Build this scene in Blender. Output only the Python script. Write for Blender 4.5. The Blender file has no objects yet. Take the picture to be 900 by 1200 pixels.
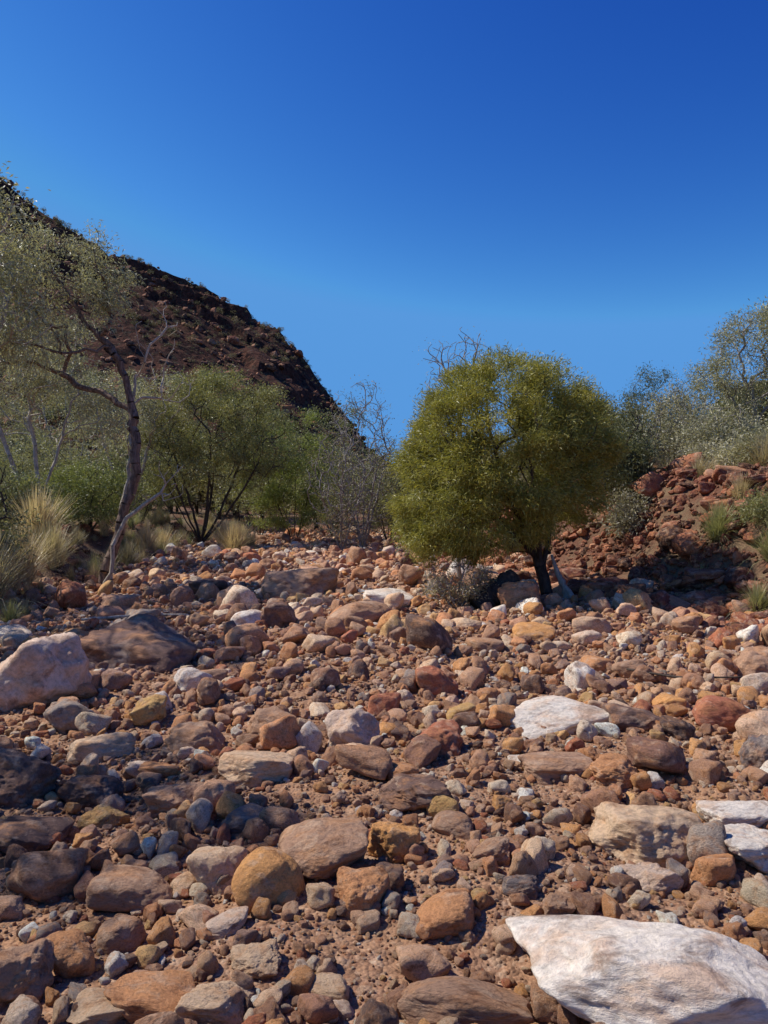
import bpy, math, numpy as np
from math import radians
R = np.random.RandomState(7)
scene = bpy.context.scene
F = 873.0; CAMZ = 1.5

# ------------------------------------------------------------------ noise
def _h(i, j, k, s):
    n = (i*73856093) ^ (j*19349663) ^ (k*83492791) ^ (int(s)*2654435761 & 0xffffffff)
    n = n & 0xffffffff
    n = ((n ^ (n >> 13))*1274126177) & 0xffffffff
    n = n ^ (n >> 16)
    return n/4294967295.0
def n3(x, y, z, s=0):
    x, y, z = np.broadcast_arrays(x, y, z)
    xi = np.floor(x).astype(np.int64); yi = np.floor(y).astype(np.int64); zi = np.floor(z).astype(np.int64)
    fx = x-xi; fy = y-yi; fz = z-zi
    fx = fx*fx*(3-2*fx); fy = fy*fy*(3-2*fy); fz = fz*fz*(3-2*fz)
    r = 0
    for a in (0, 1):
        for b in (0, 1):
            for c in (0, 1):
                w = (fx if a else 1-fx)*(fy if b else 1-fy)*(fz if c else 1-fz)
                r = r + w*_h(xi+a, yi+b, zi+c, s)
    return r*2-1
def fbm(x, y, z=0.0, s=0, o=4):
    r = 0; a = 1.0; f = 1.0
    x = np.asarray(x, float); y = np.asarray(y, float); z = np.asarray(z, float)
    for i in range(o):
        r = r + a*n3(x*f+13.7*i, y*f+5.1*i, z*f+9.3*i, s+i); a *= .5; f *= 2.03
    return r
def sst(t):
    t = np.clip(t, 0, 1); return t*t*(3-2*t)

# ------------------------------------------------------------------ terrain
def xr_of(y): return np.interp(y, [-20, 0, 8, 13, 16, 25, 35, 60], [7, 6.3, 5.0, 3.8, 2.8, 2.4, 1.5, 0])
def xl_of(y): return np.interp(y, [-20, 0, 8, 14, 20, 28, 35, 60], [-7, -6, -5.3, -5.5, -6.0, -6.4, -6, -4])
def ground(x, y):
    x = np.asarray(x, float); y = np.asarray(y, float)
    wob = .5*fbm(x*.0+3.3, y*.35, s=3, o=2)
    dr = x-xr_of(y)-wob; dl = xl_of(y)+wob-x
    h = .012*np.clip(y-10, 0, 30)
    h = h + np.interp(y, [0, 8, 13], [.5, .8, 1.1])*2.0*sst(dr/2.9) + .04*np.clip(dr-3, 0, 30)
    h = h + .75*sst(dl/2.5) + .05*np.clip(dl-2, 0, 30)
    h = h + .9*sst((y-34)/12)*(1-sst(np.maximum(dr, dl)/3))
    h = h + .10*fbm(x/1.7, y/1.7, s=11, o=3) + .03*fbm(x*2.6, y*2.6, s=17, o=3)
    off = sst(np.maximum(dr, dl)/2)
    h = h + off*.22*fbm(x/1.1, y/1.1, s=23, o=4)
    return h

# ------------------------------------------------------------------ mesh helpers
def mesh_obj(name, co, faces_flat, nper, mats, matidx=None, smooth=False, colors=None, link=True):
    me = bpy.data.meshes.new(name)
    nf = len(faces_flat)//nper if isinstance(nper, int) else len(nper)
    me.vertices.add(len(co)); me.vertices.foreach_set('co', np.asarray(co, np.float32).ravel())
    me.loops.add(len(faces_flat)); me.loops.foreach_set('vertex_index', np.asarray(faces_flat, np.int32).ravel())
    me.polygons.add(nf)
    if isinstance(nper, int):
        ls = np.arange(nf)*nper
    else:
        ls = np.concatenate([[0], np.cumsum(nper)[:-1]])
    me.polygons.foreach_set('loop_start', ls.astype(np.int32))
    if matidx is not None: me.polygons.foreach_set('material_index', np.asarray(matidx, np.int32))
    sm = smooth if isinstance(smooth, np.ndarray) else np.full(nf, bool(smooth))
    me.polygons.foreach_set('use_smooth', sm)
    me.update(calc_edges=True)
    for m in mats: me.materials.append(m)
    if colors is not None:
        a = me.color_attributes.new('lcol', 'FLOAT_COLOR', 'POINT')
        a.data.foreach_set('color', np.asarray(colors, np.float32).ravel())
    ob = bpy.data.objects.new(name, me)
    if link: scene.collection.objects.link(ob)
    return ob

# ------------------------------------------------------------------ node helpers
def newmat(name):
    m = bpy.data.materials.new(name); m.use_nodes = True
    nt = m.node_tree; nt.nodes.clear()
    out = nt.nodes.new('ShaderNodeOutputMaterial')
    return m, nt, out
def N(nt, t, **kw):
    n = nt.nodes.new(t)
    for k, v in kw.items(): setattr(n, k, v)
    return n
def noise(nt, vec, scale, detail=6, rough=.6, dist=0.0):
    n = nt.nodes.new('ShaderNodeTexNoise')
    n.inputs['Scale'].default_value = scale; n.inputs['Detail'].default_value = detail
    n.inputs['Roughness'].default_value = rough; n.inputs['Distortion'].default_value = dist
    nt.links.new(vec, n.inputs['Vector'])
    return n.outputs['Fac']
def ramp(nt, fac, stops, interp='LINEAR'):
    r = nt.nodes.new('ShaderNodeValToRGB'); r.color_ramp.interpolation = interp
    e = r.color_ramp.elements
    while len(e) < len(stops): e.new(.5)
    for i, (p, c) in enumerate(stops):
        e[i].position = p
        e[i].color = (c, c, c, 1) if isinstance(c, (int, float)) else (*c, 1)
    nt.links.new(fac, r.inputs['Fac']); return r.outputs['Color']
def mix(nt, fac, a, b, mode='MIX'):
    m = nt.nodes.new('ShaderNodeMix'); m.data_type = 'RGBA'; m.blend_type = mode
    for s, v in ((m.inputs[0], fac), (m.inputs[6], a), (m.inputs[7], b)):
        if isinstance(v, (int, float)): s.default_value = v
        elif isinstance(v, tuple): s.default_value = (*v, 1)
        else: nt.links.new(v, s)
    return m.outputs[2]
def bump(nt, h, strength, dist, normal=None):
    b = nt.nodes.new('ShaderNodeBump'); b.inputs['Strength'].default_value = strength
    b.inputs['Distance'].default_value = dist; nt.links.new(h, b.inputs['Height'])
    if normal is not None: nt.links.new(normal, b.inputs['Normal'])
    return b.outputs['Normal']
def princ(nt, out, col, rough, nor=None, spec=.3):
    p = nt.nodes.new('ShaderNodeBsdfPrincipled')
    if isinstance(col, tuple): p.inputs['Base Color'].default_value = (*col, 1)
    else: nt.links.new(col, p.inputs['Base Color'])
    p.inputs['Roughness'].default_value = rough
    p.inputs['Specular IOR Level'].default_value = spec
    if nor is not None: nt.links.new(nor, p.inputs['Normal'])
    nt.links.new(p.outputs[0], out.inputs['Surface']); return p

# ------------------------------------------------------------------ materials
def rock_mat(name, source):
    m, nt, out = newmat(name)
    tc0 = N(nt, 'ShaderNodeTexCoord').outputs['Object']
    oi = N(nt, 'ShaderNodeObjectInfo')
    wn = N(nt, 'ShaderNodeVectorMath', operation='MULTIPLY_ADD')
    cmb = N(nt, 'ShaderNodeCombineXYZ')
    for s in range(3): nt.links.new(oi.outputs['Random'], cmb.inputs[s])
    nt.links.new(cmb.outputs[0], wn.inputs[0]); wn.inputs[1].default_value = (57, 113, 31); nt.links.new(tc0, wn.inputs[2])
    tc = wn.outputs[0]
    if source == 'attr':
        a = N(nt, 'ShaderNodeAttribute', attribute_type='INSTANCER', attribute_name='rcol'); base = a.outputs['Color']
    else:
        base = oi.outputs['Color']
    big = N(nt, 'ShaderNodeTexNoise'); big.inputs['Scale'].default_value = 1.5; big.inputs['Detail'].default_value = 5
    big.inputs['Roughness'].default_value = .66; big.inputs['Distortion'].default_value = .5; nt.links.new(tc, big.inputs['Vector'])
    sp = N(nt, 'ShaderNodeSeparateColor'); nt.links.new(big.outputs['Color'], sp.inputs[0])
    fine = noise(nt, tc, 10.0, 6, .74)
    c = mix(nt, ramp(nt, sp.outputs[0], [(.47, 0.0), (.63, .5)]), base, (.54, .25, .10))       # iron stain
    dark = mix(nt, 1.0, c, (.36, .28, .25), 'MULTIPLY')
    c = mix(nt, ramp(nt, sp.outputs[1], [(.55, 0.0), (.66, .75)]), c, dark)                     # varnish
    c = mix(nt, ramp(nt, sp.outputs[2], [(.52, 0.0), (.66, .45)]), c, (.66, .47, .32))          # dust / bleached faces
    st = [(.3, .5), (.5, 1.02), (.7, 1.4)] if source == 'attr' else [(.3, .6), (.5, 1.0), (.7, 1.25)]
    c = mix(nt, 1.0, c, ramp(nt, fine, st), 'MULTIPLY')
    nor = bump(nt, fine, .9, .018)
    princ(nt, out, c, .85, nor, .22)
    return m
M_rock_i = rock_mat('river_stone', 'attr')
M_rock_o = rock_mat('boulder_stone', 'object')

def ground_mat():
    m, nt, out = newmat('gravel_ground')
    tc = N(nt, 'ShaderNodeNewGeometry').outputs['Position']
    v1 = N(nt, 'ShaderNodeTexVoronoi'); v1.inputs['Scale'].default_value = 60; nt.links.new(tc, v1.inputs['Vector'])
    v2 = N(nt, 'ShaderNodeTexVoronoi'); v2.inputs['Scale'].default_value = 22; nt.links.new(tc, v2.inputs['Vector'])
    pal = [(0, (.11, .06, .04)), (.25, (.30, .16, .09)), (.5, (.38, .22, .135)), (.75, (.25, .11, .06)), (1, (.5, .36, .25))]
    sp = N(nt, 'ShaderNodeSeparateColor'); nt.links.new(v1.outputs['Color'], sp.inputs[0])
    sp2 = N(nt, 'ShaderNodeSeparateColor'); nt.links.new(v2.outputs['Color'], sp2.inputs[0])
    c = mix(nt, .5, ramp(nt, sp.outputs[0], pal), ramp(nt, sp2.outputs[1], pal))
    big = noise(nt, tc, .9, 4, .6)
    c = mix(nt, ramp(nt, big, [(.42, .15), (.62, .7)]), c, (.40, .22, .12))
    fine = noise(nt, tc, 110, 3, .7)
    c = mix(nt, 1.0, c, ramp(nt, fine, [(.3, .6), (.7, 1.25)]), 'MULTIPLY')
    at = N(nt, 'ShaderNodeAttribute', attribute_type='GEOMETRY', attribute_name='lcol')
    far = noise(nt, tc, .6, 6, .75)
    earth = ramp(nt, far, [(.4, (.15, .06, .038)), (.6, (.2, .14, .08))])
    c = mix(nt, at.outputs['Fac'], c, mix(nt, 1.0, earth, ramp(nt, fine, [(.3, .5), (.7, 1.4)]), 'MULTIPLY'))
    n1 = bump(nt, v2.outputs['Distance'], .7, -.025)
    n2 = bump(nt, v1.outputs['Distance'], .7, -.009, n1)
    princ(nt, out, c, .92, n2, .15)
    return m
M_ground = ground_mat()

def hill_mat():
    m, nt, out = newmat('hill_rock')
    g = N(nt, 'ShaderNodeNewGeometry'); tc = g.outputs['Position']
    a = noise(nt, tc, .05, 6, .7, .5); b = noise(nt, tc, .42, 7, .78); d = noise(nt, tc, 1.9, 4, .8)
    c = ramp(nt, a, [(.34, (.06, .026, .019)), (.5, (.105, .044, .029)), (.66, (.15, .066, .042))])
    c = mix(nt, ramp(nt, b, [(.52, 0.0), (.6, .7)]), c, (.21, .09, .055))
    c = mix(nt, ramp(nt, b, [(.38, .85), (.47, 0.0)]), c, (.03, .016, .013))
    c = mix(nt, ramp(nt, noise(nt, tc, .9, 4, .7), [(.55, 0.0), (.61, .6)]), c, (.13, .115, .07))
    c = mix(nt, 1.0, c, ramp(nt, d, [(.32, .35), (.68, 1.6)]), 'MULTIPLY')
    nor = bump(nt, b, 1.0, 1.3); nor = bump(nt, d, 1.0, .45, nor)
    princ(nt, out, c, .95, nor, .1)
    return m
M_hill = hill_mat()

def leaf_mat():
    m, nt, out = newmat('leaf')
    a = N(nt, 'ShaderNodeAttribute', attribute_type='GEOMETRY', attribute_name='lcol')
    p = N(nt, 'ShaderNodeBsdfPrincipled'); nt.links.new(a.outputs['Color'], p.inputs['Base Color'])
    p.inputs['Roughness'].default_value = .45; p.inputs['Specular IOR Level'].default_value = .5
    t = N(nt, 'ShaderNodeBsdfTranslucent'); tcol = mix(nt, 1.0, a.outputs['Color'], (1.1, 1.12, .7), 'MULTIPLY'); nt.links.new(tcol, t.inputs['Color'])
    ms = N(nt, 'ShaderNodeMixShader'); ms.inputs[0].default_value = .33
    nt.links.new(p.outputs[0], ms.inputs[1]); nt.links.new(t.outputs[0], ms.inputs[2]); nt.links.new(ms.outputs[0], out.inputs['Surface'])
    return m
M_leaf = leaf_mat()
def bark_mat(name, c0, c1):
    m, nt, out = newmat(name)
    tc = N(nt, 'ShaderNodeNewGeometry').outputs['Position']
    mp = N(nt, 'ShaderNodeMapping'); mp.inputs['Scale'].default_value = (1, 1, .25); nt.links.new(tc, mp.inputs['Vector'])
    a = noise(nt, mp.outputs[0], 22, 5, .7, .5)
    c = ramp(nt, a, [(.32, c0), (.66, c1)])
    princ(nt, out, c, .9, bump(nt, a, .8, .012), .15)
    return m
M_bark = bark_mat('bark_dark', (.03, .022, .018), (.11, .08, .062))
M_bark_red = bark_mat('bark_redbrown', (.05, .03, .023), (.30, .21, .16))
M_dead = bark_mat('dead_wood', (.24, .2, .155), (.6, .52, .42))
M_grey = bark_mat('bark_grey', (.13, .115, .1), (.4, .35, .31))

# ------------------------------------------------------------------ ground sheet
def build_ground():
    def warp(n, a, mx):
        t = np.linspace(-1, 1, n); return np.sign(t)*(a*np.abs(t)+(mx-a)*np.abs(t)**7)
    xs = warp(440, 13, 2500)
    ty = np.linspace(0, 1, 560); ys = -6+34*ty+(2600-28)*ty**12
    ys = np.concatenate([[-600, -120, -30, -12], ys])
    X, Y = np.meshgrid(xs, ys)
    Z = ground(X, np.clip(Y, -30, 400))
    far = sst((np.hypot(X, Y)-150)/400); Z = Z*(1-far)+1.0*far
    co = np.stack([X, Y, Z], -1).reshape(-1, 3)
    ny, nx = X.shape
    i = np.arange(ny-1)[:, None]*nx+np.arange(nx-1)[None]
    f = np.stack([i, i+1, i+1+nx, i+nx], -1).reshape(-1, 4)
    dr = X-xr_of(Y); dl = xl_of(Y)-X
    e = sst((np.maximum(dr, dl)+.2)/1.2); e = np.maximum(e, sst((Y-35)/6)).reshape(-1)
    col = np.stack([e, e, e, np.ones_like(e)], -1)
    mesh_obj('ground', co, f.ravel(), 4, [M_ground], smooth=True, colors=col)
build_ground()

# ------------------------------------------------------------------ hill
def build_hill():
    xs = np.linspace(-270, 30, 460); ys = np.linspace(48, 250, 360)
    X, Y = np.meshgrid(xs, ys)
    H = np.interp(X, [-270, -150, -95, -77, -70, -58, -43, -35, -22, -17, -9.5, -3, 8, 30],
                  [128, 100, 79, 69.5, 62.5, 55.5, 49, 46.5, 39.5, 33.5, 23, 14, 4, -3])
    yr = 150+6*fbm(X*.03, X*0, s=5, o=2)
    t = np.clip((Y-58)/(yr-58), 0, 1)
    prof = t**1.12
    back = np.clip((Y-yr)/90, 0, 1)
    Z = H*prof*(1-.75*back**1.3)
    am = sst((Y-55)/30)
    g = fbm(X*.04, Y*.015, s=31, o=4)
    Z = Z+am*(3.0*g*(1-.5*t)+.8*fbm(X*.16, Y*.16, s=37, o=4)+.5*np.abs(fbm(X*.45, Y*.45, s=41, o=3)))
    st = 6.0; q = Z/st + .9*fbm(X*.05, Y*.05, s=43, o=3); fr = q-np.floor(q)
    crest = sst((t-.68)/.2)
    led = (sst((fr-.3)/.22)-fr)*st*.65*(.25*sst(fbm(X*.05, Y*.06, s=47, o=3)*2-.1)+.8*crest*sst(fbm(X*.06, Y*.06, s=49, o=3)*1.5+.5))
    Z = Z+am*led
    Z = Z-2.0*(1-am)
    co = np.stack([X, Y, Z], -1).reshape(-1, 3)
    ny, nx = X.shape
    i = np.arange(ny-1)[:, None]*nx+np.arange(nx-1)[None]
    f = np.stack([i, i+1, i+1+nx, i+nx], -1).reshape(-1, 4)
    mesh_obj('hill', co, f.ravel(), 4, [M_hill], smooth=False)
    return xs, ys, Z
hx, hy, HZ = build_hill()
def hill_z(x, y):
    i = np.clip(np.searchsorted(hx, x)-1, 0, len(hx)-2); j = np.clip(np.searchsorted(hy, y)-1, 0, len(hy)-2)
    return HZ[j, i]

# ------------------------------------------------------------------ rocks
def ico(sub):
    import bmesh
    bm = bmesh.new(); bmesh.ops.create_icosphere(bm, subdivisions=sub, radius=1)
    v = np.array([p.co[:] for p in bm.verts]); f = np.array([[q.index for q in p.verts] for p in bm.faces]); bm.free()
    v /= np.linalg.norm(v, axis=1)[:, None]
    return v, f
ICO = {s: ico(s) for s in (3, 4, 5, 6)}
def rock_co(sub, rng, p=8, npl=13, amp=.09, amp2=.03):
    d, f = ICO[sub]
    n = rng.normal(size=(npl, 3)); n /= np.linalg.norm(n, axis=1)[:, None]
    n = np.vstack([n, np.eye(3), -np.eye(3)])
    c = rng.uniform(.72, 1.05, len(n)); c[-6:] = rng.uniform(.9, 1.1, 6)
    dots = np.clip(d@n.T, 0, None)/c
    r = (dots**p).sum(1)**(-1/p)
    s = rng.randint(1, 9999)
    r = r*(1+amp*fbm(d[:, 0]*1.6, d[:, 1]*1.6, d[:, 2]*1.6, s, 3)+amp2*fbm(d[:, 0]*6, d[:, 1]*6, d[:, 2]*6, s+50, 4))
    return d*r[:, None], f
def protos(name, n, sub, kw, mat):
    col = bpy.data.collections.new(name)
    for i in range(n):
        rng = np.random.RandomState(100*sub+i+len(name)*7)
        k = {a: (b if not isinstance(b, tuple) else rng.uniform(*b)) for a, b in kw.items()}
        co, f = rock_co(sub, rng, **k)
        ob = mesh_obj('%s_%02d' % (name, i), co, f.ravel(), 3, [mat], smooth=True, link=False)
        col.objects.link(ob)
    return col
P_cob = protos('cobble', 28, 4, dict(p=(5, 20), npl=12, amp=(.05, .14), amp2=(.012, .05)), M_rock_i)
P_peb = protos('pebble', 8, 3, dict(p=(5, 14), npl=11, amp=(.05, .12), amp2=.03), M_rock_i)
P_ang = protos('angular', 12, 4, dict(p=(30, 60), npl=8, amp=(.05, .12), amp2=(.05, .10)), M_rock_i)

def scatter(name, pts, rot, scl, col, idx, collection):
    me = bpy.data.meshes.new(name); n = len(pts)
    me.vertices.add(n); me.vertices.foreach_set('co', np.asarray(pts, np.float32).ravel())
    for nm, arr in (('rot', rot), ('scl', scl)):
        a = me.attributes.new(nm, 'FLOAT_VECTOR', 'POINT'); a.data.foreach_set('vector', np.asarray(arr, np.float32).ravel())
    a = me.attributes.new('rcol', 'FLOAT_COLOR', 'POINT')
    a.data.foreach_set('color', np.concatenate([col, np.ones((n, 1))], 1).astype(np.float32).ravel())
    a = me.attributes.new('idx', 'INT', 'POINT'); a.data.foreach_set('value', np.asarray(idx, np.int32))
    me.update()
    ob = bpy.data.objects.new(name, me); scene.collection.objects.link(ob)
    ng = bpy.data.node_groups.new(name+'_scatter', 'GeometryNodeTree')
    ng.interface.new_socket('Geometry', in_out='INPUT', socket_type='NodeSocketGeometry')
    ng.interface.new_socket('Geometry', in_out='OUTPUT', socket_type='NodeSocketGeometry')
    gi = ng.nodes.new('NodeGroupInput'); go = ng.nodes.new('NodeGroupOutput')
    ip = ng.nodes.new('GeometryNodeInstanceOnPoints'); ci = ng.nodes.new('GeometryNodeCollectionInfo')
    ci.inputs['Collection'].default_value = collection
    ci.inputs['Separate Children'].default_value = True; ci.inputs['Reset Children'].default_value = True
    L = ng.links.new
    L(gi.outputs[0], ip.inputs['Points']); L(ci.outputs[0], ip.inputs['Instance']); ip.inputs['Pick Instance'].default_value = True
    def na(nm, t):
        x = ng.nodes.new('GeometryNodeInputNamedAttribute'); x.data_type = t; x.inputs['Name'].default_value = nm; return x.outputs['Attribute']
    L(na('idx', 'INT'), ip.inputs['Instance Index'])
    er = ng.nodes.new('FunctionNodeEulerToRotation'); L(na('rot', 'FLOAT_VECTOR'), er.inputs[0]); L(er.outputs[0], ip.inputs['Rotation'])
    L(na('scl', 'FLOAT_VECTOR'), ip.inputs['Scale']); L(ip.outputs[0], go.inputs[0])
    md = ob.modifiers.new('scatter', 'NODES'); md.node_group = ng
    return ob

PAL = np.array([
 (.56, .32, .19), (.48, .25, .145), (.66, .43, .27), (.64, .31, .12), (.70, .53, .37), (.25, .13, .085),
 (.15, .09, .07), (.32, .25, .20), (.82, .72, .59), (.45, .155, .08), (.58, .26, .12), (.40, .21, .125), (.68, .40, .17), (.30, .18, .13)])
PW = np.array([16, 14, 13, 10, 12, 8, 4, 2.5, 6.5, 6, 12, 10, 6, 5], float); PW /= PW.sum()
def pick_cols(n, rng, pal=PAL, pw=PW):
    c = pal[rng.choice(len(pal), n, p=pw)]
    c = c*rng.uniform(.78, 1.2, (n, 1))*rng.uniform(.97, 1.03, (n, 3))
    return np.clip(c, .01, .84)

def sight(px, py, lift=0.0):
    u = (px-450)/F; v = (600-py)/F
    t = np.linspace(1.2, 70, 14000)
    below = (CAMZ+v*t) < ground(u*t, t)+lift
    k = np.argmax(below) if below.any() else len(t)-1
    return u*t[k], t[k]
C = dict(white=(.80, .69, .57), pink=(.70, .51, .38), tan=(.66, .45, .28), orange=(.70, .34, .12), brown=(.43, .25, .155),
         red=(.43, .15, .08), dark=(.18, .105, .08), grey=(.33, .26, .21), rust=(.58, .27, .12), slate=(.19, .15, .14), yel=(.58, .35, .13))
HERO = [
 (768, 1148, 310, 165, 'white', 'flat'), (315, 1038, 86, 82, 'orange', 'ball'), (523, 1075, 78, 58, 'rust', 'round'),
 (158, 1045, 95, 62, 'brown', 'round'), (255, 1025, 62, 62, 'tan', 'round'), (462, 992, 62, 62, 'orange', 'ang'),
 (415, 862, 66, 62, 'pink', 'ang'), (650, 843, 118, 40, 'white', 'flat'), (42, 800, 112, 108, 'pink', 'ang'),
 (165, 765, 150, 62, 'dark', 'ang'), (228, 872, 68, 46, 'brown', 'ang'), (512, 872, 62, 46, 'red', 'ang'),
 (512, 805, 50, 60, 'red', 'ang'), (850, 838, 78, 46, 'red', 'round'), (862, 957, 88, 42, 'white', 'flat'),
 (885, 1000, 90, 52, 'white', 'ang'), (752, 982, 135, 62, 'tan', 'ang'), (842, 1022, 56, 48, 'rust', 'round'),
 (762, 1037, 60, 46, 'pink', 'ang'), (485, 932, 88, 52, 'dark', 'ang'), (378, 1005, 110, 75, 'brown', 'flat'),
 (425, 1052, 62, 60, 'rust', 'ang'), (85, 1122, 62, 62, 'rust', 'round'), (22, 1152, 78, 88, 'brown', 'ang'),
 (178, 1172, 110, 56, 'rust', 'flat'), (250, 1178, 90, 50, 'tan', 'ang'), (118, 1185, 80, 44, 'tan', 'flat'), (545, 1182, 160, 52, 'brown', 'flat'), (84, 845, 66, 52, 'grey', 'ang'),
 (175, 838, 42, 44, 'yel', 'ang'), (118, 880, 80, 40, 'tan', 'flat'), (18, 918, 95, 78, 'dark', 'ang'),
 (420, 725, 78, 30, 'brown', 'round'), (352, 690, 92, 38, 'brown', 'ang'), (325, 725, 46, 42, 'dark', 'ang'),
 (293, 730, 42, 30, 'white', 'round'), (456, 703, 64, 20, 'white', 'flat'), (168, 727, 48, 30, 'grey', 'ang'),
 (626, 746, 52, 30, 'orange', 'round'), (612, 706, 58, 48, 'rust', 'ang'), (897, 890, 60, 62, 'slate', 'ang'),
 (882, 785, 60, 48, 'brown', 'ang'), (450, 830, 38, 42, 'red', 'round'), (318, 850, 58, 36, 'brown', 'ang'),
 (742, 848, 70, 50, 'dark', 'ang'), (785, 828, 38, 28, 'orange', 'ang'), (650, 900, 90, 40, 'brown', 'flat'),
 (532, 968, 52, 34, 'brown', 'round'), (518, 948, 42, 36, 'yel', 'round'), (290, 962, 62, 34, 'slate', 'flat'),
 (300, 905, 90, 50, 'tan', 'flat'), (140, 1098, 60, 46, 'brown', 'round'), (632, 1100, 46, 50, 'tan', 'ang'),
 (738, 785, 44, 24, 'brown', 'round'), (455, 1035, 46, 42, 'dark', 'ang'), (205, 940, 66, 44, 'brown', 'ang'),
 (720, 905, 60, 36, 'rust', 'ang'), (575, 1000, 50, 34, 'brown', 'ang'), (190, 905, 52, 24, 'rust', 'flat'),
 (470, 908, 44, 28, 'rust', 'round'), (590, 945, 26, 26, 'orange', 'round'), (110, 930, 70, 50, 'dark', 'ang'),
 (235, 800, 64, 30, 'brown', 'flat'), (245, 690, 50, 24, 'dark', 'ang'), (545, 735, 40, 22, 'tan', 'flat'),
 (385, 1160, 52, 40, 'tan', 'round'), (265, 1085, 50, 34, 'pink', 'round'), (655, 1062, 46, 36, 'brown', 'ang'),
 (30, 985, 90, 50, 'dark', 'flat'), (120, 965, 50, 36, 'yel', 'ang'), (610, 1040, 46, 30, 'slate', 'flat'),
 (300, 1130, 60, 38, 'tan', 'ang'), (700, 780, 40, 22, 'rust', 'round'), (570, 760, 46, 24, 'brown', 'round'),
 (762, 918, 28, 26, 'white', 'round'), (540, 836, 34, 24, 'yel', 'round'), (610, 892, 30, 16, 'white', 'flat'),
]
big_xy = []
for i, (px, py, w, h, cn, st) in enumerate(HERO):
    rng = np.random.RandomState(500+i)
    a0 = w/2/F; x, y = sight(px, py)
    for _ in range(2):
        a = a0*y
        th = math.atan2(CAMZ, y); hh = h/2/F*y*math.cos(th)
        b = a*.85 if st != 'flat' else a*.75
        b = min(b, hh*.97/max(math.sin(th), .02)*.85)if math.sin(th) > .2 else b
        c2 = hh*hh-(b*math.sin(th))**2
        c = math.sqrt(max(c2, 0))/math.cos(th)
        c = min(max(c, .34*a if st == 'flat' else (.75*a if st == 'ball' else .48*a)), .9*a)
        x, y = sight(px, py, c*.35)
    p = dict(round=6.5, ang=20, flat=20, ball=4.5)[st]
    co, f = rock_co(6 if y < 4.2 else 5, rng, p=p, npl=13 if st != 'ang' else 10, amp={'round': .08, 'ang': .13, 'flat': .09, 'ball': .05}[st], amp2={'round': .018, 'ang': .05, 'flat': .028, 'ball': .014}[st])
    ext = (co.max(0)-co.min(0))/2
    co = (co-(co.max(0)+co.min(0))/2)/ext
    ang = rng.uniform(-.25, .25)
    ob = mesh_obj('boulder' if a > .14 else 'river_stone', co, f.ravel(), 3, [M_rock_o], smooth=True)
    ob.scale = (a, b, c); ob.rotation_euler = (rng.uniform(-.12, .12), rng.uniform(-.12, .12), ang)
    ob.location = (x, y, float(ground(x, y))+c*.42)
    ob.color = (*(np.array(C[cn])*rng.uniform(.92, 1.06)), 1)
    big_xy.append((x, y, max(a, b)))

def bed_xy(n, y0, y1, rng, pad=.7):
    ys = rng.uniform(y0, y1, n); t = rng.uniform(0, 1, n)
    a = xl_of(ys)-pad; b = xr_of(ys)+pad
    return a+(b-a)*t, ys
allp = [[], [], [], [], []]; rngS = np.random.RandomState(21)
cell = {}
def put(x, y, r): cell.setdefault((int(x//.6), int(y//.6)), []).append((x, y, r))
def clash(x, y, r, k):
    cx, cy = int(x//.6), int(y//.6)
    for i in (-1, 0, 1):
        for j in (-1, 0, 1):
            for (a, b, q) in cell.get((cx+i, cy+j), ()):
                if (a-x)**2+(b-y)**2 < (k*(q+r))**2: return True
    return False
for (x, y, r) in big_xy: put(x, y, r*.9)
def add(x, y, r, idxmax, flat=(.5, .95), sink=(.15, .6), cols=None):
    n = len(x)
    if n == 0: return
    s = np.stack([r, r*rngS.uniform(.6, .95, n), r*rngS.uniform(flat[0], flat[1], n)], -1)
    z = ground(x, y)+s[:, 2]*rngS.uniform(sink[0], sink[1], n)
    rot = np.stack([rngS.normal(0, .28, n), rngS.normal(0, .28, n), rngS.uniform(0, 6.28, n)], -1)
    allp[0].append(np.stack([x, y, z], -1)); allp[1].append(rot); allp[2].append(s)
    allp[3].append(pick_cols(n, rngS) if cols is None else cols); allp[4].append(rngS.randint(0, idxmax, n))
def flush(name, coll):
    scatter(name, *[np.concatenate(a) for a in allp], coll)
    for a in allp: a.clear()
def darts(n, y0, y1, r0, r1, k, pw=1.6):
    x, y = bed_xy(n, y0, y1, rngS); r = r0+(r1-r0)*rngS.uniform(0, 1, n)**pw
    keep = []
    for i in range(n):
        if not clash(x[i], y[i], r[i], k): put(x[i], y[i], r[i]); keep.append(i)
    return x[keep], y[keep], r[keep]
for (n, y0, y1, r0, r1, k) in ((300, 7, 36, .14, .3, .75), (50, -1, 7, .12, .16, .75), (1500, 6, 36, .09, .15, .72), (450, -1, 7, .07, .11, .72),
                               (7500, -1, 20, .04, .075, .70), (4500, 20, 38, .055, .1, .7)):
    add(*darts(n, y0, y1, r0, r1, k), 28, sink=(.4, .9), flat=(.55, .95))
x, y = bed_xy(19000, -.5, 14, rngS)
add(x, y, .018+.03*rngS.uniform(0, 1, len(x))**1.6, 28, sink=(.2, .9))
x, y = bed_xy(6500, 14, 36, rngS); add(x, y, rngS.uniform(.03, .06, len(x)), 28)
flush('river_cobbles', P_cob)
x, y = bed_xy(25000, 0, 8, rngS)
add(x, y, .008+.015*rngS.uniform(0, 1, len(x)), 8, sink=(.0, .8))
x, y = bed_xy(9000, 8, 15, rngS); add(x, y, rngS.uniform(.014, .028, len(x)), 8)
x, y = bed_xy(36000, 1.2, 5, rngS, pad=-2); add(x, y, rngS.uniform(.003, .009, len(x)), 8, sink=(.1, .6))
flush('river_pebbles', P_peb)

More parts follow.
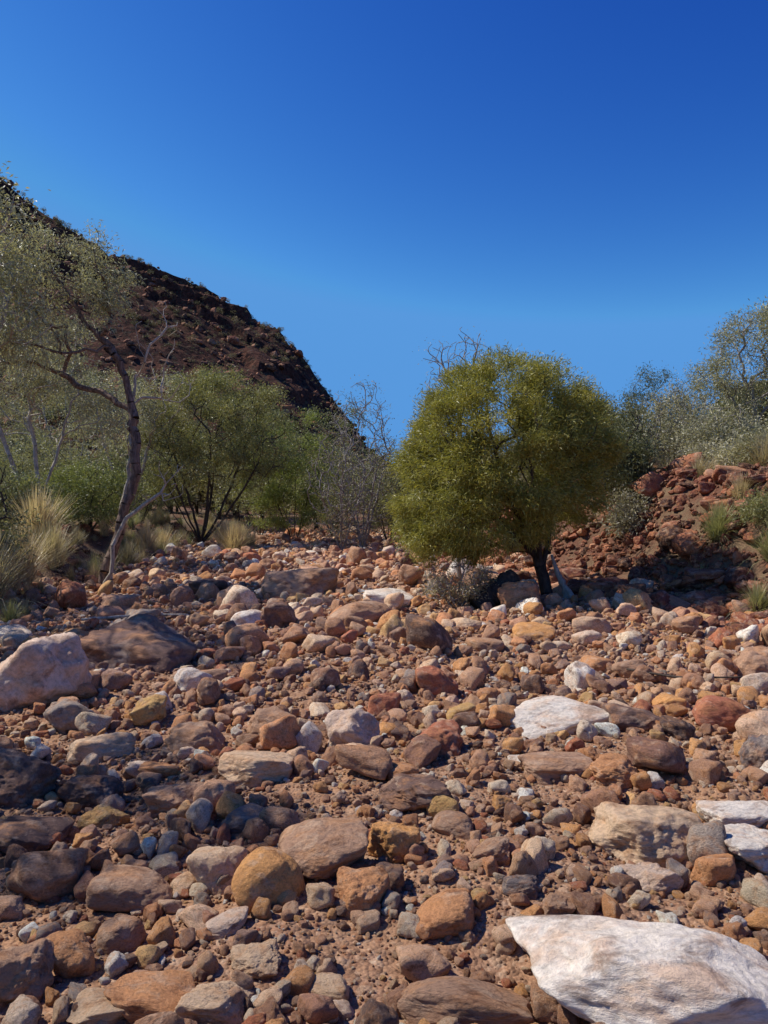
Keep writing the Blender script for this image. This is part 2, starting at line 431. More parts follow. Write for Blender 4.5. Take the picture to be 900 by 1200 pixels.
BP = np.array([(.25, .08, .045), (.16, .055, .038), (.38, .14, .07), (.07, .035, .028), (.28, .115, .07), (.5, .24, .135)])
bw = np.array([6, 6, 4, 5, 2, 1.6]); bw /= bw.sum()
def bank(n, r0, r1, y0, y1, d0=-.6, d1=5):
    y = rngS.uniform(y0, y1, n); x = xr_of(y)+rngS.uniform(d0, d1, n)
    r = r0+(r1-r0)*rngS.uniform(0, 1, n)**2.5
    add(x, y, r, 12, flat=(.35, .85), sink=(.2, .8), cols=pick_cols(n, rngS, BP, bw))
bank(480, .12, .36, 8.5, 26); bank(2800, .06, .15, 7, 26); bank(7000, .025, .07, 8, 22)
bank(90, .1, .25, 0, 9, .2, 5); bank(700, .03, .1, 0, 9, .2, 5)
y = rngS.uniform(2, 30, 600); x = xl_of(y)-rngS.uniform(0, 3, 600)
add(x, y, rngS.uniform(.04, .2, 600)**1.2, 12, cols=pick_cols(600, rngS, BP, bw))
flush('bank_rubble', P_ang)
n = 2200; x = rngS.uniform(-120, 0, n); y = rngS.uniform(80, 156, n)
r = .2+.8*rngS.uniform(0, 1, n)**4; z = hill_z(x, y)
s = np.stack([r, r*rngS.uniform(.6, 1, n), r*rngS.uniform(.4, .9, n)], -1)
scatter('hill_scree', np.stack([x, y, z], -1), rngS.normal(0, .3, (n, 3))+np.array([0, 0, 1])*rngS.uniform(0, 6, (n, 1)), s,
        pick_cols(n, rngS, BP*.7, bw), rngS.randint(0, 12, n), P_ang)

# ------------------------------------------------------------------ trees
def unit(v): return v/np.maximum(np.linalg.norm(v, axis=-1, keepdims=True), 1e-9)
def skeleton(trunks, tips, rng, step=.2, wpath=.25, jit=.05, lift=.25):
    cap = 40000
    P = np.zeros((cap, 3)); PAR = np.full(cap, -1); LEN = np.zeros(cap); n = 0
    first = True
    for poly in trunks:
        poly = np.array(poly, float)
        if first:
            P[0] = poly[0]; n = 1; cur = 0; first = False
        else:
            cur = int(np.argmin(np.linalg.norm(P[:n]-poly[0], axis=1)))
        for q in poly[1:]:
            a = P[cur].copy(); m = max(1, int(np.linalg.norm(q-a)/step))
            for k in range(1, m+1):
                P[n] = a+(q-a)*k/m+(rng.normal(0, jit*.25, 3) if k < m else 0)
                PAR[n] = cur; LEN[n] = LEN[cur]+np.linalg.norm(P[n]-P[cur]); cur = n; n += 1
    nt = n
    base = P[0]
    start = max(1, int(nt*.12))
    order = np.argsort(np.linalg.norm(tips-base, axis=1)+rng.normal(0, .25, len(tips)))
    for ti in order:
        T = tips[ti]
        c = np.linalg.norm(P[start:n]-T, axis=1)+wpath*LEN[start:n]+.6*np.clip(P[start:n, 2]-T[2], 0, None)
        cur = start+int(np.argmin(c)); a = P[cur].copy(); L = np.linalg.norm(T-a)
        if L < .04 or n > cap-60: continue
        tang = unit(a-P[PAR[cur]]) if PAR[cur] >= 0 else np.array([0, 0, 1.])
        ctrl = a+(tang*.45+np.array([0, 0, lift]))*L*.6
        m = max(2, int(L/step)); off = np.zeros(3)
        for k in range(1, m+1):
            t = k/m; off = off+rng.normal(0, jit, 3)*L/m*1.5
            P[n] = (1-t)**2*a+2*t*(1-t)*ctrl+t*t*T+off
            PAR[n] = cur; LEN[n] = LEN[cur]+np.linalg.norm(P[n]-P[cur]); cur = n; n += 1
    P = P[:n]; PAR = PAR[:n]
    cnt = np.zeros(n); haschild = np.zeros(n, bool); haschild[PAR[1:]] = True
    cnt[~haschild] = 1
    for i in range(n-1, 0, -1): cnt[PAR[i]] += cnt[i]
    return P, PAR, cnt, nt
def tubes(P, PAR, cnt, rb, rtip, K=6):
    mx = cnt[0]
    e = math.log(rb/rtip)/math.log(max(mx, 2))
    r = rtip*cnt**e
    ch = np.arange(1, len(P)); pa = PAR[1:]
    T = unit(P[ch]-P[pa]); TP = T.copy()
    gp = PAR[pa]; ok = gp >= 0; TP[ok] = unit(P[pa[ok]]-P[gp[ok]])
    side = r[ch] < .72*r[pa]; TP[side] = T[side]
    r0 = np.where(side, r[ch]*1.25, r[pa]); r0[pa == 0] *= 1.25
    def ring(c, t, rad):
        ref = np.where(np.abs(t[:, 2:3]) < .25, np.array([[0, 0, 1.]]), np.array([[1., .2, 0]]))
        u = unit(np.cross(t, ref)); v = np.cross(t, u); a = np.arange(K)/K*2*np.pi
        return c[:, None]+rad[:, None, None]*(u[:, None]*np.cos(a)[None, :, None]+v[:, None]*np.sin(a)[None, :, None])
    A = ring(P[pa], T, r0); B = ring(P[ch], T, r[ch])
    n = len(ch); co = np.concatenate([A, B], 1).reshape(-1, 3)
    b = (np.arange(n)*2*K)[:, None]; k = np.arange(K)[None]; k2 = (k+1) % K
    f = np.stack([b+k, b+k2, b+K+k2, b+K+k], -1).reshape(-1, 4)
    return co, f
def leaves(C0, D, L, W, col, rng, curl=0.0):
    n = len(C0); D = unit(D); s = unit(np.cross(D, rng.normal(size=(n, 3))))
    a = C0; b = C0+D*(L*.45)[:, None]+s*(W/2)[:, None]; c = C0+D*L[:, None]+np.array([0, 0, -1.])*(L*curl)[:, None]; d = C0+D*(L*.45)[:, None]-s*(W/2)[:, None]
    co = np.stack([a, b, c, d], 1).reshape(-1, 3); f = np.arange(4*n).reshape(-1, 4)
    cc = np.repeat(np.concatenate([col, np.ones((n, 1))], 1), 4, 0)
    return co, f, cc
def lobes_tips(lobes, n, rng, inner=.35):
    w = np.array([l[3]*l[4]*l[5] for l in lobes])**.8; w /= w.sum(); k = rng.choice(len(lobes), n, p=w)
    L = np.array(lobes)[k]; d = unit(rng.normal(size=(n, 3)))
    rad = rng.uniform(inner, 1, n)**.6
    return L[:, :3]+d*rad[:, None]*L[:, 3:6]
def tree(name, trunks, lobes, n_tips, n_leaf, ll, lw, col, bark, rb, seed, rtip=.004, sig=.13, jit=.06, lift=.25, step=.2, wpath=.25,
         maxcnt=2, outw=.5, up=.2, curl=.15, yel=(1.25, 1.1, .8), link=True, bare=0, inner=.35, zmin=None, wsig=.55, clump=1.0, rough=.13):
    rng = np.random.RandomState(seed)
    tips = lobes_tips(lobes, n_tips, rng, inner)
    nz = fbm(tips[:, 0]*1.1, tips[:, 1]*1.1, tips[:, 2]*1.1, seed, 2); cen = np.array([[l[0], l[1], l[2]] for l in lobes]).mean(0)
    tips = cen+(tips-cen)*(1+rough*nz)[:, None]
    tips = tips[nz > -.75*(1 if rough > .1 else 9)]
    if zmin is not None: tips[:, 2] = np.maximum(tips[:, 2], zmin+rng.uniform(0, .25, len(tips)))
    P, PAR, cnt, nt = skeleton(trunks, tips, rng, step, wpath, jit, lift)
    co, f = tubes(P, PAR, cnt, rb, rtip)
    nb = len(co); fb = len(f); cols = np.ones((nb, 4))
    if n_leaf > 0:
        cand = np.where((cnt <= maxcnt) & (np.arange(len(P)) >= nt))[0]
        wt = np.exp(rng.normal(0, wsig, len(cand)))*np.clip(1+clump*fbm(P[cand, 0]*1.6, P[cand, 1]*1.6, P[cand, 2]*1.6, seed+5, 2), .12, 3)
        if bare: wt *= rng.uniform(0, 1, len(cand)) > bare
        pk = rng.choice(cand, n_leaf, p=wt/wt.sum())
        c0 = P[pk]+rng.normal(0, sig, (n_leaf, 3))*np.array([1, 1, .75])
        D = rng.normal(size=(n_leaf, 3))*.7+outw*unit(c0-cen)+np.array([0, 0, up])
        L = ll*rng.uniform(.6, 1.3, n_leaf); W = lw*rng.uniform(.7, 1.3, n_leaf)
        tint = rng.uniform(0, 1, len(P))[pk]*.6+.4*rng.uniform(0, 1, n_leaf)
        cc = np.array(col)[None]*(rng.uniform(.65, 1.35, (n_leaf, 1)))
        cc = cc*(1+(np.array(yel)-1)[None]*tint[:, None])
        lc, lf, lcol = leaves(c0, D, L, W, cc, rng, curl)
        if zmin is not None:
            k = lc.reshape(-1, 4, 3)[:, :, 2].min(1) > zmin-.12
            lc = lc.reshape(-1, 4, 3)[k].reshape(-1, 3); lcol = lcol.reshape(-1, 4, 4)[k].reshape(-1, 4); lf = np.arange(len(lc)).reshape(-1, 4)
        co = np.concatenate([co, lc]); f = np.concatenate([f, lf+nb]); cols = np.concatenate([cols, lcol])
    mi = np.zeros(len(f), int); mi[fb:] = 1; sm = np.zeros(len(f), bool); sm[:fb] = True
    return mesh_obj(name, co, f.ravel(), 4, [bark, M_leaf], mi, sm, cols, link)
G = lambda x, y: float(ground(x, y))

OLIVE = (.305, .305, .082); GREY = (.36, .36, .25)
bx, by = 2.75, 12.3; gz = G(bx, by)-.08
tree('acacia_tree',
     [[(bx, by, gz), (bx-.12, by, gz+.5), (bx-.38, by-.05, gz+1.05), (1.95, by, 2.1), (1.75, by+.1, 2.9)],
      [(bx-.12, by, gz+.45), (2.75, by+.15, 1.2), (3.0, by+.2, 2.1), (3.1, by+.1, 2.8)],
      [(bx-.3, by, gz+.85), (1.9, by-.2, 1.35), (1.2, by-.3, 1.7)],
      [(bx-.2, by, gz+.7), (2.3, by+.6, 1.7), (2.0, by+.9, 2.5)],
      [(bx-.2, by, gz+.7), (2.4, by-.5, 1.6), (2.2, by-.9, 2.4)]],
     [(2.0, by, 2.62, 1.68, 1.6, 1.5), (.95, by-.1, 1.7, .9, 1.15, 1.25), (2.95, by, 2.45, .95, 1.2, 1.15), (1.7, by-.3, 1.5, 1.15, 1.1, .8), (1.4, by, 2.9, 1.0, 1.1, .95), (2.8, by-.1, 3.1, .8, 1.0, .75)],
     1150, 190000, .088, .0125, OLIVE, M_bark, .1, 3, sig=.095, zmin=.4, maxcnt=4, curl=.12, up=.12, outw=.8, yel=(1.28, 1.1, .7), wsig=.75, clump=.8, rough=.09, inner=.5, lift=.12)
tree('dead_shrub', [[(1.5, by+2.6, G(1.5, by+2.6)-.1), (1.5, by+2.6, 1.6), (1.5, by+2.5, 3.2)]], [(1.5, by+2.5, 4.4, .75, .6, .8)], 150, 400, .04, .012, GREY, M_grey, .05, 12, rtip=.0055)
def pl(pts, Y, dy=0):
    return [((p[0]-450)/F*Y, Y+(p[2] if len(p) > 2 else 0), CAMZ+(600-p[1])/F*Y) for p in pts]
Y = 14.5
def lob(px, py, rx, rz, Y, ry=None):
    s = Y/F; return ((px-450)*s, Y, CAMZ+(600-py)*s, rx*s, (ry or rx)*s, rz*s)
b0 = (-5.48, Y, G(-5.48, Y)-.1)
tree('gum_tree',
     [[b0]+pl([(128, 655), (140, 625), (147, 590), (160, 555), (160, 520), (153, 480, .1), (147, 450, .1), (128, 405, .1), (95, 372), (70, 335, .2)], Y),
      pl([(148, 450), (170, 405, -.3), (184, 360, -.2)], Y), pl([(128, 405), (85, 420, -.5), (40, 410, -.6)], Y),
      pl([(155, 480), (110, 455, .4), (60, 440, .8)], Y)],
     [lob(62, 320, 62, 42, Y), lob(100, 300, 42, 34, Y), lob(20, 285, 45, 40, Y), lob(30, 400, 60, 45, Y), lob(95, 370, 40, 30, Y), lob(-30, 350, 60, 60, Y), lob(125, 345, 26, 30, Y)],
     300, 19000, .09, .02, GREY, M_bark_red, .10, 5, sig=.12, jit=.12, step=.16, wpath=.12, up=-.1, curl=.2, rtip=.0055)
tree('dead_tree', [[(-5.38, 14.3, G(-5.38, 14.3)-.1)]+pl([(132, 640), (148, 607), (168, 592)], 14.3)+pl([(188, 578), (215, 545)], 14.3)],
     [lob(195, 568, 28, 28, 14.3), lob(175, 590, 20, 14, 14.3)], 18, 0, 1, 1, GREY, M_dead, .042, 15, rtip=.007, jit=.12)
tree('dead_tree', [[(-5.45, 14.9, G(-5.45, 14.9)-.1)]+pl([(133, 640), (152, 560), (156, 500), (158, 440)], 14.9)],
     [lob(185, 400, 30, 50, 14.9), lob(205, 450, 30, 30, 14.9)], 40, 0, 1, 1, GREY, M_dead, .045, 16, rtip=.006, jit=.14)
for k, (px, Y, lb, nt_, nl, c, sd) in enumerate([
    (38, 19, [(20, 430, 70, 60), (90, 470, 55, 45), (-40, 400, 70, 80), (60, 400, 45, 35)], 260, 17000, GREY, 31),
    (-60, 13, [(-60, 330, 90, 90), (10, 350, 50, 60), (-20, 250, 60, 50)], 220, 9000, GREY, 32),
    (150, 26, [(135, 490, 60, 50), (190, 470, 40, 40)], 220, 13000, GREY, 33),
    (80, 30, [(60, 470, 80, 60), (0, 450, 80, 70)], 240, 15000, (.31, .32, .19), 34)]):
    X = (px-450)/F*Y; g = G(X, Y)
    ls = [lob(*l, Y) for l in lb]; cz = min(l[2] for l in ls)
    tree('gum_tree', [[(X, Y, g-.1), (X+.15, Y, g+(cz-g)*.4), (X-.1, Y, cz)], [(X+.1, Y, g+.3), (X+.9, Y+.2, cz)], [(X, Y, g+.3), (X-1, Y-.2, cz)]],
         ls, nt_, nl, .1, .027, c, M_dead, .085, sd, sig=.19, step=.28, jit=.1, up=-.1, rtip=.007)
X, Y = -6.6, 27.; g = G(X, Y)
fan = [[(X, Y, g-.1), (X-.1, Y, g+.5), (X-.5, Y, g+2), (X-.9, Y, g+3.2)]]
for dx, dy in ((1.3, .2), (.5, -.6), (-1.7, .3), (2.1, -.3), (-.9, -.8), (.2, .9), (-2.2, -.4)):
    fan.append([(X, Y, g+.15), (X+dx*.35, Y+dy*.5, g+1.0), (X+dx*.75, Y+dy, g+2.2), (X+dx, Y+dy*1.4, g+3.1)])
tree('acacia_tree', fan, [lob(255, 495, 82, 60, Y), lob(200, 525, 40, 55, Y), lob(305, 505, 42, 55, Y), lob(245, 462, 50, 30, Y), lob(250, 545, 75, 35, Y)],
     560, 54000, .11, .025, (.26, .265, .11), M_bark, .11, 41, sig=.18, step=.3, rtip=.007, wsig=.65, clump=.9)
def bush(name, px, Y, top, half, c, sd, nt_=200, nl=22000, bark=M_bark, ll=.09, lw=.024, sig=.15, bot=None, bare=0, rb=.05, ry=None, rtip=.006):
    c = tuple(np.array(c)*1.15)
    X = (px-450)/F*Y; g = G(X, Y); zt = CAMZ+(600-top)/F*Y; r = half/F*Y; h = zt-g
    st = [[(X, Y, g-.08), (X+.03, Y, g+h*.25), (X+.05, Y, g+h*.45)]]
    for k in range(4):
        a = k*1.57+sd; st.append([(X, Y, g), (X+.25*r*math.cos(a), Y+.25*r*math.sin(a), g+h*.2), (X+.55*r*math.cos(a), Y+.5*r*math.sin(a), g+h*.45)])
    rr = ry or r
    lb = [(X, Y, g+h*.58, r*.8, rr*.8, h*.42), (X-.45*r, Y-.2*rr, g+h*.42, r*.5, rr*.5, h*.33), (X+.45*r, Y+.1, g+h*.45, r*.52, rr*.5, h*.36), (X+.1*r, Y-.4*rr, g+h*.35, r*.6, rr*.5, h*.3)]
    return tree(name, st, lb, nt_, nl, ll, lw, c, bark, rb, sd, sig=sig, step=.22 if Y < 20 else .3, rtip=rtip, bare=bare, zmin=g+.05)
bush('shrub', 345, 30, 478, 66, (.20, .24, .07), 51, 260, 28000, ll=.11, lw=.028)
bush('shrub', 305, 34, 470, 60, (.22, .23, .11), 52, 200, 16000, ll=.11, lw=.028)
bush('shrub', 390, 34, 462, 60, (.16, .18, .09), 53, 240, 14000, ll=.11, lw=.028)
bush('dead_shrub', 425, 26, 440, 52, (.2, .2, .13), 54, 800, 3500, bark=M_grey, rb=.06, rtip=.009)
bush('dead_shrub', 400, 24.5, 480, 46, (.2, .2, .12), 55, 600, 3000, bark=M_grey, rb=.05, rtip=.009)
bush('shrub', 455, 29, 520, 45, (.17, .18, .09), 56, 160, 10000)
bush('shrub', 105, 21, 535, 60, (.19, .22, .08), 57, 200, 18000)
bush('shrub', 45, 24, 500, 70, (.22, .23, .13), 58, 200, 15000)
bush('shrub', 165, 29, 500, 60, (.19, .2, .10), 59, 200, 14000)
bush('shrub', 10, 17, 545, 50, (.2, .22, .11), 60, 160, 11000)
bush('shrub', -30, 12, 520, 60, (.21, .22, .12), 61, 160, 8000)
bush('shrub', 500, 26, 500, 60, (.17, .18, .08), 62, 160, 9000)
bush('shrub', 728, 15.5, 478, 46, (.13, .14, .07), 63, 200, 14000, bark=M_bark)
bush('shrub', 690, 19, 470, 50, (.15, .16, .08), 64, 180, 11000)
bush('saltbush', 790, 18.5, 455, 55, (.28, .275, .20), 65, 460, 10500, bark=M_grey, rtip=.007)
bush('saltbush', 850, 16.5, 470, 55, (.29, .285, .21), 66, 460, 10000, bark=M_grey, rtip=.007)
bush('shrub', 768, 26, 428, 50, (.11, .13, .07), 67, 220, 18000)
bush('shrub', 700, 28, 450, 40, (.12, .14, .07), 68, 160, 9000)
bush('shrub', 830, 27, 425, 55, (.19, .2, .12), 69, 200, 12000)
bush('saltbush', 905, 14, 500, 40, (.25, .25, .17), 70, 180, 9000, bark=M_grey)
bush('saltbush', 735, 14.6, 575, 26, (.26, .25, .19), 71, 110, 3500, bark=M_grey, rb=.02)
bush('saltbush', 868, 14.5, 520, 34, (.38, .37, .29), 72, 140, 5500, bark=M_grey, rb=.02)
bush('saltbush', 825, 15.5, 520, 26, (.3, .29, .22), 73, 110, 4500, bark=M_grey, rb=.02)
bush('saltbush', 535, 11.6, 655, 50, (.30, .27, .18), 74, 260, 3800, bark=M_grey, rb=.02, ll=.05, lw=.012, sig=.06)
bush('saltbush', 905, 11.5, 590, 34, (.22, .23, .11), 75, 120, 6000, bark=M_grey, rb=.02, ll=.07, lw=.014)
Y = 19.; X = (885-450)/F*Y; g = G(X, Y)
tree('acacia_tree', [[(X, Y, g-.1), (X, Y, g+1.4), (X-.1, Y, g+2.4)], [(X, Y, g+1), (X-.9, Y, g+2.4)], [(X, Y, g+1.2), (X+.8, Y, g+2.6)]],
     [lob(880, 420, 50, 50, Y), lob(925, 400, 50, 50, Y), lob(845, 440, 34, 34, Y), lob(890, 385, 40, 30, Y), lob(865, 470, 40, 30, Y)],
     340, 16000, .1, .02, (.31, .31, .19), M_grey, .075, 76, sig=.15, rtip=.007)
for (x, y, r, h, nl, sd) in ((-5.3, 4.6, 1.35, 4.3, 6500, 81), (-5.9, 2.3, 1.2, 4.6, 4500, 82), (-6.6, 8.6, 1.5, 4.8, 12000, 83), (-7.5, 11, 1.5, 4.6, 12000, 84)):
    g = G(x, y)
    tree('gum_tree', [[(x, y, g-.1), (x+.1, y, g+1.5), (x-.05, y, h-1)], [(x, y, g+1), (x+.8, y+.2, h-.6)], [(x, y, g+1), (x-.8, y-.2, h-.6)]],
         [(x, y, h, r, r, .9), (x+.6, y+.3, h-.6, r*.6, r*.6, .6), (x-.5, y-.5, h-.4, r*.7, r*.8, .6)], 110, nl, .09, .024, GREY, M_bark_red, .08, sd, sig=.09, jit=.1)

def proto_bush(i, c, nl, ll, lw):
    lb = [(0, 0, .58, .42, .42, .36), (.22, .1, .45, .3, .3, .28), (-.25, -.1, .42, .28, .3, .26)]
    return tree('distant_bush_%d' % i, [[(0, 0, -.1), (.02, 0, .25)]], lb, 70, nl, ll, lw, c, M_bark, .03, 900+i, rtip=.005, sig=.05, step=.12, link=False)
cb = bpy.data.collections.new('bush_protos')
for i, c in enumerate([(.2, .21, .12), (.27, .27, .18), (.16, .18, .09), (.28, .26, .16)]): cb.objects.link(proto_bush(i, c, 2000, .055, .023))
rng = np.random.RandomState(5)
xs, ys, ss = [], [], []
for _ in range(300):
    y = rng.uniform(36, 100); x = rng.uniform(-.7, .7)*y
    xs.append(x); ys.append(y); ss.append(rng.uniform(2.2, 4.6))
for _ in range(50):
    y = rng.uniform(20, 36); x = rng.choice([-1, 1])*rng.uniform(11, 22); xs.append(x); ys.append(y); ss.append(rng.uniform(2, 3.6))
xs, ys, ss = map(np.array, (xs, ys, ss)); n = len(xs)
zz = ground(xs, ys); hz = np.where((xs > -268) & (xs < 28) & (ys > 60), hill_z(xs, ys), -99); zz = np.maximum(zz, hz)
scatter('distant_trees', np.stack([xs, ys, zz], -1), np.stack([0*xs, 0*xs, rng.uniform(0, 6, n)], -1), np.stack([ss*1.1, ss*1.1, ss], -1), np.ones((n, 3)), rng.randint(0, 4, n), cb)
ch = bpy.data.collections.new('hill_scrub_protos')
for i, c in enumerate([(.15, .145, .085), (.19, .175, .12), (.11, .115, .06), (.22, .17, .12)]): ch.objects.link(proto_bush(20+i, c, 260, .11, .045))
n = 5200; xs = rng.uniform(-125, 6, n); ys = rng.uniform(78, 158, n); k = fbm(xs*.06, ys*.06, s=8, o=3)+rng.normal(0, .4, n) > .05; xs, ys = xs[k], ys[k]; n = len(xs)
ss = .35+1.1*rng.uniform(0, 1, n)**2.6
scatter('hill_shrubs', np.stack([xs, ys, hill_z(xs, ys)-.05], -1), np.stack([0*xs, 0*xs, rng.uniform(0, 6, n)], -1), np.stack([ss*1.3, ss*1.3, ss], -1), np.ones((n, 3)), rng.randint(0, 4, n), ch)

# ------------------------------------------------------------------ grass
def grass(name, tufts, seed, link=True):
    rng = np.random.RandomState(seed); CO = []; FF = []; CC = []; base = 0
    for (x, y, z, n, h, spread, c) in tufts:
        az = rng.uniform(0, 6.283, n); tilt = np.abs(rng.normal(0, spread, n)); L = h*rng.uniform(.5, 1.15, n)
        rr = h*.14*np.sqrt(rng.uniform(0, 1, n)); a2 = rng.uniform(0, 6.28, n)
        p0 = np.stack([x+rr*np.cos(a2), y+rr*np.sin(a2), np.full(n, z)], -1)
        o = np.stack([np.cos(az), np.sin(az), 0*az], -1); sd = unit(np.stack([-np.sin(az+rng.normal(0, .8, n)), np.cos(az), 0*az], -1))
        w = .003+.0035*rng.uniform(0, 1, n); w = w*max(1, h/.5)
        pts = []
        for t in (0, .4, .75, 1.0):
            tt = tilt*(1+.9*t); q = p0+(o*np.sin(tt)[:, None]+np.array([0, 0, 1.])*np.cos(tt)[:, None])*(L*t)[:, None]
            ww = w*(1-.85*t); pts += [q-sd*ww[:, None], q+sd*ww[:, None]]
        co = np.stack(pts, 1).reshape(-1, 3); b = (np.arange(n)*8)[:, None]+base
        f = np.concatenate([np.stack([b[:, 0]+i, b[:, 0]+i+1, b[:, 0]+i+3, b[:, 0]+i+2], -1) for i in (0, 2, 4)])
        cc = np.array(c)[None]*rng.uniform(.7, 1.3, (n, 1)); cc = np.repeat(np.concatenate([cc, np.ones((n, 1))], 1), 8, 0)
        CO.append(co); FF.append(f); CC.append(cc); base += 8*n
    return mesh_obj(name, np.concatenate(CO), np.concatenate(FF).ravel(), 4, [M_leaf], colors=np.concatenate(CC), link=link)
STRAW = (.6, .48, .30); GG = (.38, .37, .17); DRYG = (.48, .4, .24)
def tf(px, Y, n, h, sp, c, dz=0):
    X = (px-450)/F*Y; return (X, Y, G(X, Y)-.02, n, h, sp, c)
grass('spinifex_grass', [tf(842, 12.2, 1100, .62, .5, GG), tf(868, 12.6, 500, .48, .5, STRAW), tf(822, 11.8, 250, .3, .6, GG)], 1)
grass('spinifex_grass', [tf(888, 10.2, 500, .45, .5, GG), tf(905, 11, 600, .6, .4, GG), tf(895, 13.5, 700, .7, .4, DRYG)], 2)
grass('dry_grass', [tf(25, 13, 900, 1.0, .3, STRAW), tf(60, 14.5, 700, .9, .3, DRYG), tf(5, 12, 500, .9, .35, STRAW), tf(45, 15.5, 900, 1.2, .25, STRAW), tf(-15, 11, 700, 1.1, .3, DRYG)], 3)
grass('dry_grass', [tf(170, 21, 700, .9, .35, STRAW), tf(150, 19, 500, .7, .4, DRYG), tf(190, 23, 600, .8, .35, STRAW)], 4)
grass('dry_grass', [tf(275, 24, 900, 1.1, .35, STRAW), tf(292, 25, 600, .8, .4, DRYG), tf(262, 26, 500, 1, .3, STRAW)], 5)
grass('spinifex_grass', [tf(12, 10.2, 500, .35, .5, GG), tf(30, 11.0, 400, .3, .5, DRYG), tf(75, 12.6, 350, .3, .5, GG)], 6)
cg = bpy.data.collections.new('tuft_protos')
for i, c in enumerate([STRAW, DRYG, GG, (.3, .25, .15)]):
    cg.objects.link(grass('tuft_%d' % i, [(0, 0, 0, 260, 1.0, .45, c)], 60+i, link=False))
n = 800; ys = rng.uniform(7, 36, n); sd_ = rng.uniform(0, 1, n) < .65
xs = np.where(sd_, xl_of(ys)-.3-rng.uniform(0, 1, n)**1.2*9, xr_of(ys)+2.6+rng.uniform(0, 1, n)*8)
ss = rng.uniform(.2, .6, n)
scatter('bank_grass', np.stack([xs, ys, ground(xs, ys)-.02], -1), np.stack([0*xs, 0*xs, rng.uniform(0, 6, n)], -1), np.stack([ss]*3, -1), np.ones((n, 3)), rng.randint(0, 4, n), cg)

# ------------------------------------------------------------------ fallen wood
def log(name, pts, radii, mat, seed, K=10):
    rng = np.random.RandomState(seed); pts = np.array(pts, float)
    t = np.linspace(0, len(pts)-1, 6*len(pts)); P = np.stack([np.interp(t, np.arange(len(pts)), pts[:, k]) for k in range(3)], -1)
    r = np.interp(t, np.arange(len(pts)), radii)*(1+.12*rng.normal(size=len(t)))
    P[1:-1] = (P[:-2]+P[1:-1]*2+P[2:])/4
    T = unit(np.gradient(P, axis=0)); ref = np.array([.1, .2, 1.]); u = unit(np.cross(T, ref)); v = np.cross(T, u); a = np.arange(K)/K*2*np.pi
    rr = r[:, None]*(1+.13*rng.normal(size=(1, K)))
    co = (P[:, None]+rr[..., None]*(u[:, None]*np.cos(a)[None, :, None]+v[:, None]*np.sin(a)[None, :, None])).reshape(-1, 3)
    n = len(P); b = (np.arange(n-1)*K)[:, None]; k = np.arange(K)[None]; k2 = (k+1) % K
    f = np.stack([b+k, b+k2, b+K+k2, b+K+k], -1).reshape(-1, 4)
    flat = list(f.ravel())+list(range(K))[::-1]+list(range((n-1)*K, n*K)); npf = [4]*len(f)+[K, K]
    return mesh_obj(name, co, np.array(flat), npf, [mat], smooth=True)
def gp(x, y, h): return (x, y, G(x, y)+h)
log('fallen_log', [gp(1.45, 11.5, .05), gp(1.75, 11.6, .28), gp(2.05, 11.75, .5)], [.2, .2, .15], M_bark, 1)
log('tree_stump', [gp(2.98, 12.1, -.05), gp(2.94, 12.15, .2), gp(2.84, 12.2, .45), (2.74, 12.2, .8)], [.07, .05, .04, .02], M_dead, 2)
log('tree_stump', [gp(3.08, 12.0, -.03), gp(3.0, 12.1, .15), gp(2.9, 12.2, .3)], [.05, .04, .02], M_dead, 3)
log('fallen_branch', [gp(2.25, 6.9, .1), gp(2.6, 6.55, .09), gp(3.05, 6.35, .09)], [.012, .014, .008], M_bark, 4, 6)
log('fallen_branch', [gp(-3.9, 9.6, .1), gp(-3.2, 9.9, .14), gp(-2.6, 9.8, .1)], [.02, .022, .01], M_dead, 5, 6)

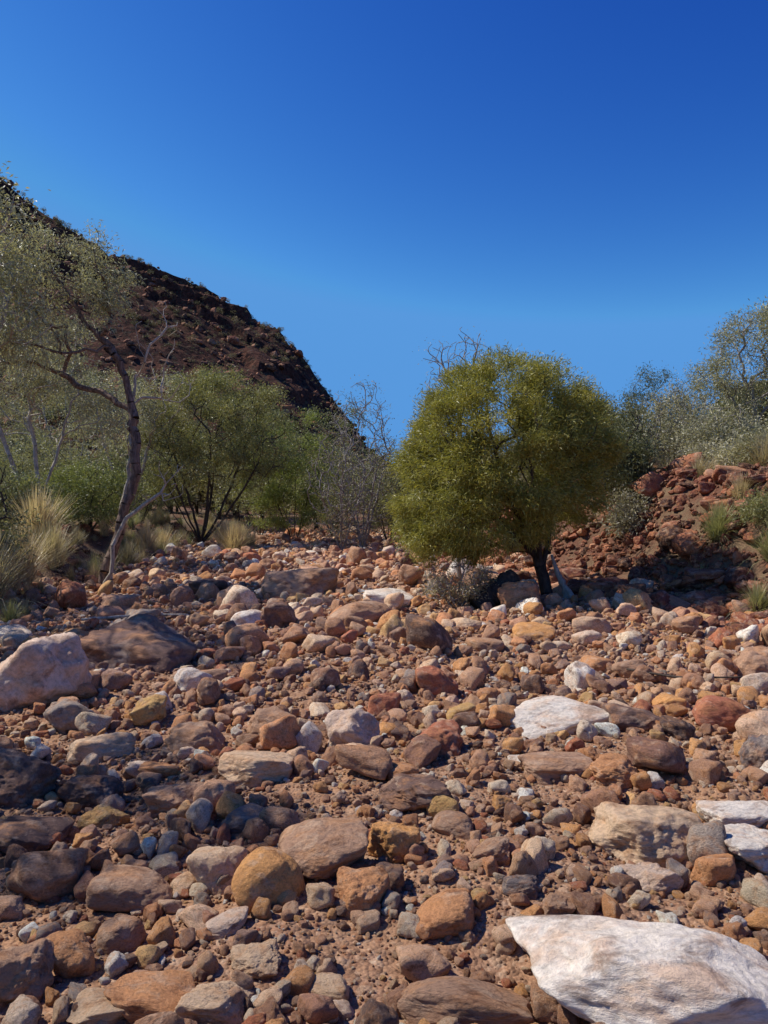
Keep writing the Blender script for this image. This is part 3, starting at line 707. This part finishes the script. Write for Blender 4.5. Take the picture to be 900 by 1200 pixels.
# ------------------------------------------------------------------ light, sky, camera
EL = 50.0; sx, sy = -1.0, .22
w = bpy.data.worlds.new('World'); scene.world = w; w.use_nodes = True; nt = w.node_tree; nt.nodes.clear()
sky = nt.nodes.new('ShaderNodeTexSky'); sky.sky_type = 'NISHITA'; sky.sun_disc = False
sky.sun_elevation = radians(EL); sky.sun_rotation = math.atan2(sx, sy)
sky.altitude = 600; sky.air_density = 1.0; sky.dust_density = .15; sky.ozone_density = 3.0
sp = nt.nodes.new('ShaderNodeSeparateColor'); cm = nt.nodes.new('ShaderNodeCombineColor'); nt.links.new(sky.outputs[0], sp.inputs[0])
for i, (g, k, mx) in enumerate(((3.0, .17, 1.8), (2.3, .275, 2.9), (1.2, 1.08, 4.9))):   # deepen the blue of the clear desert sky
    mn = N(nt, 'ShaderNodeMath', operation='MINIMUM'); nt.links.new(sp.outputs[i], mn.inputs[0]); mn.inputs[1].default_value = mx
    pw = N(nt, 'ShaderNodeMath', operation='POWER'); nt.links.new(mn.outputs[0], pw.inputs[0]); pw.inputs[1].default_value = g
    ml = N(nt, 'ShaderNodeMath', operation='MULTIPLY'); nt.links.new(pw.outputs[0], ml.inputs[0]); ml.inputs[1].default_value = k
    nt.links.new(ml.outputs[0], cm.inputs[i])
bg = nt.nodes.new('ShaderNodeBackground'); bg.inputs['Strength'].default_value = .1
wo = nt.nodes.new('ShaderNodeOutputWorld')
nt.links.new(cm.outputs[0], bg.inputs[0]); nt.links.new(bg.outputs[0], wo.inputs[0])
sl = bpy.data.lights.new('sun', 'SUN'); sl.energy = 5.0; sl.angle = radians(.5); sl.color = (1, .955, .87)
so = bpy.data.objects.new('sun', sl); scene.collection.objects.link(so)
from mathutils import Vector
d = Vector((sx, sy, 0)).normalized()*math.cos(radians(EL))+Vector((0, 0, math.sin(radians(EL))))
so.rotation_euler = d.to_track_quat('Z', 'Y').to_euler(); so.location = (-20, 5, 30)
cam = bpy.data.cameras.new('camera'); co = bpy.data.objects.new('camera', cam); scene.collection.objects.link(co)
cam.sensor_fit = 'VERTICAL'; cam.sensor_height = 36; cam.lens = F/1200*36; cam.clip_end = 6000; cam.clip_start = .05
co.location = (0, 0, CAMZ); co.rotation_euler = (radians(90), 0, 0)
scene.camera = co
scene.view_settings.view_transform = 'Standard'; scene.view_settings.look = 'None'; scene.view_settings.exposure = 0
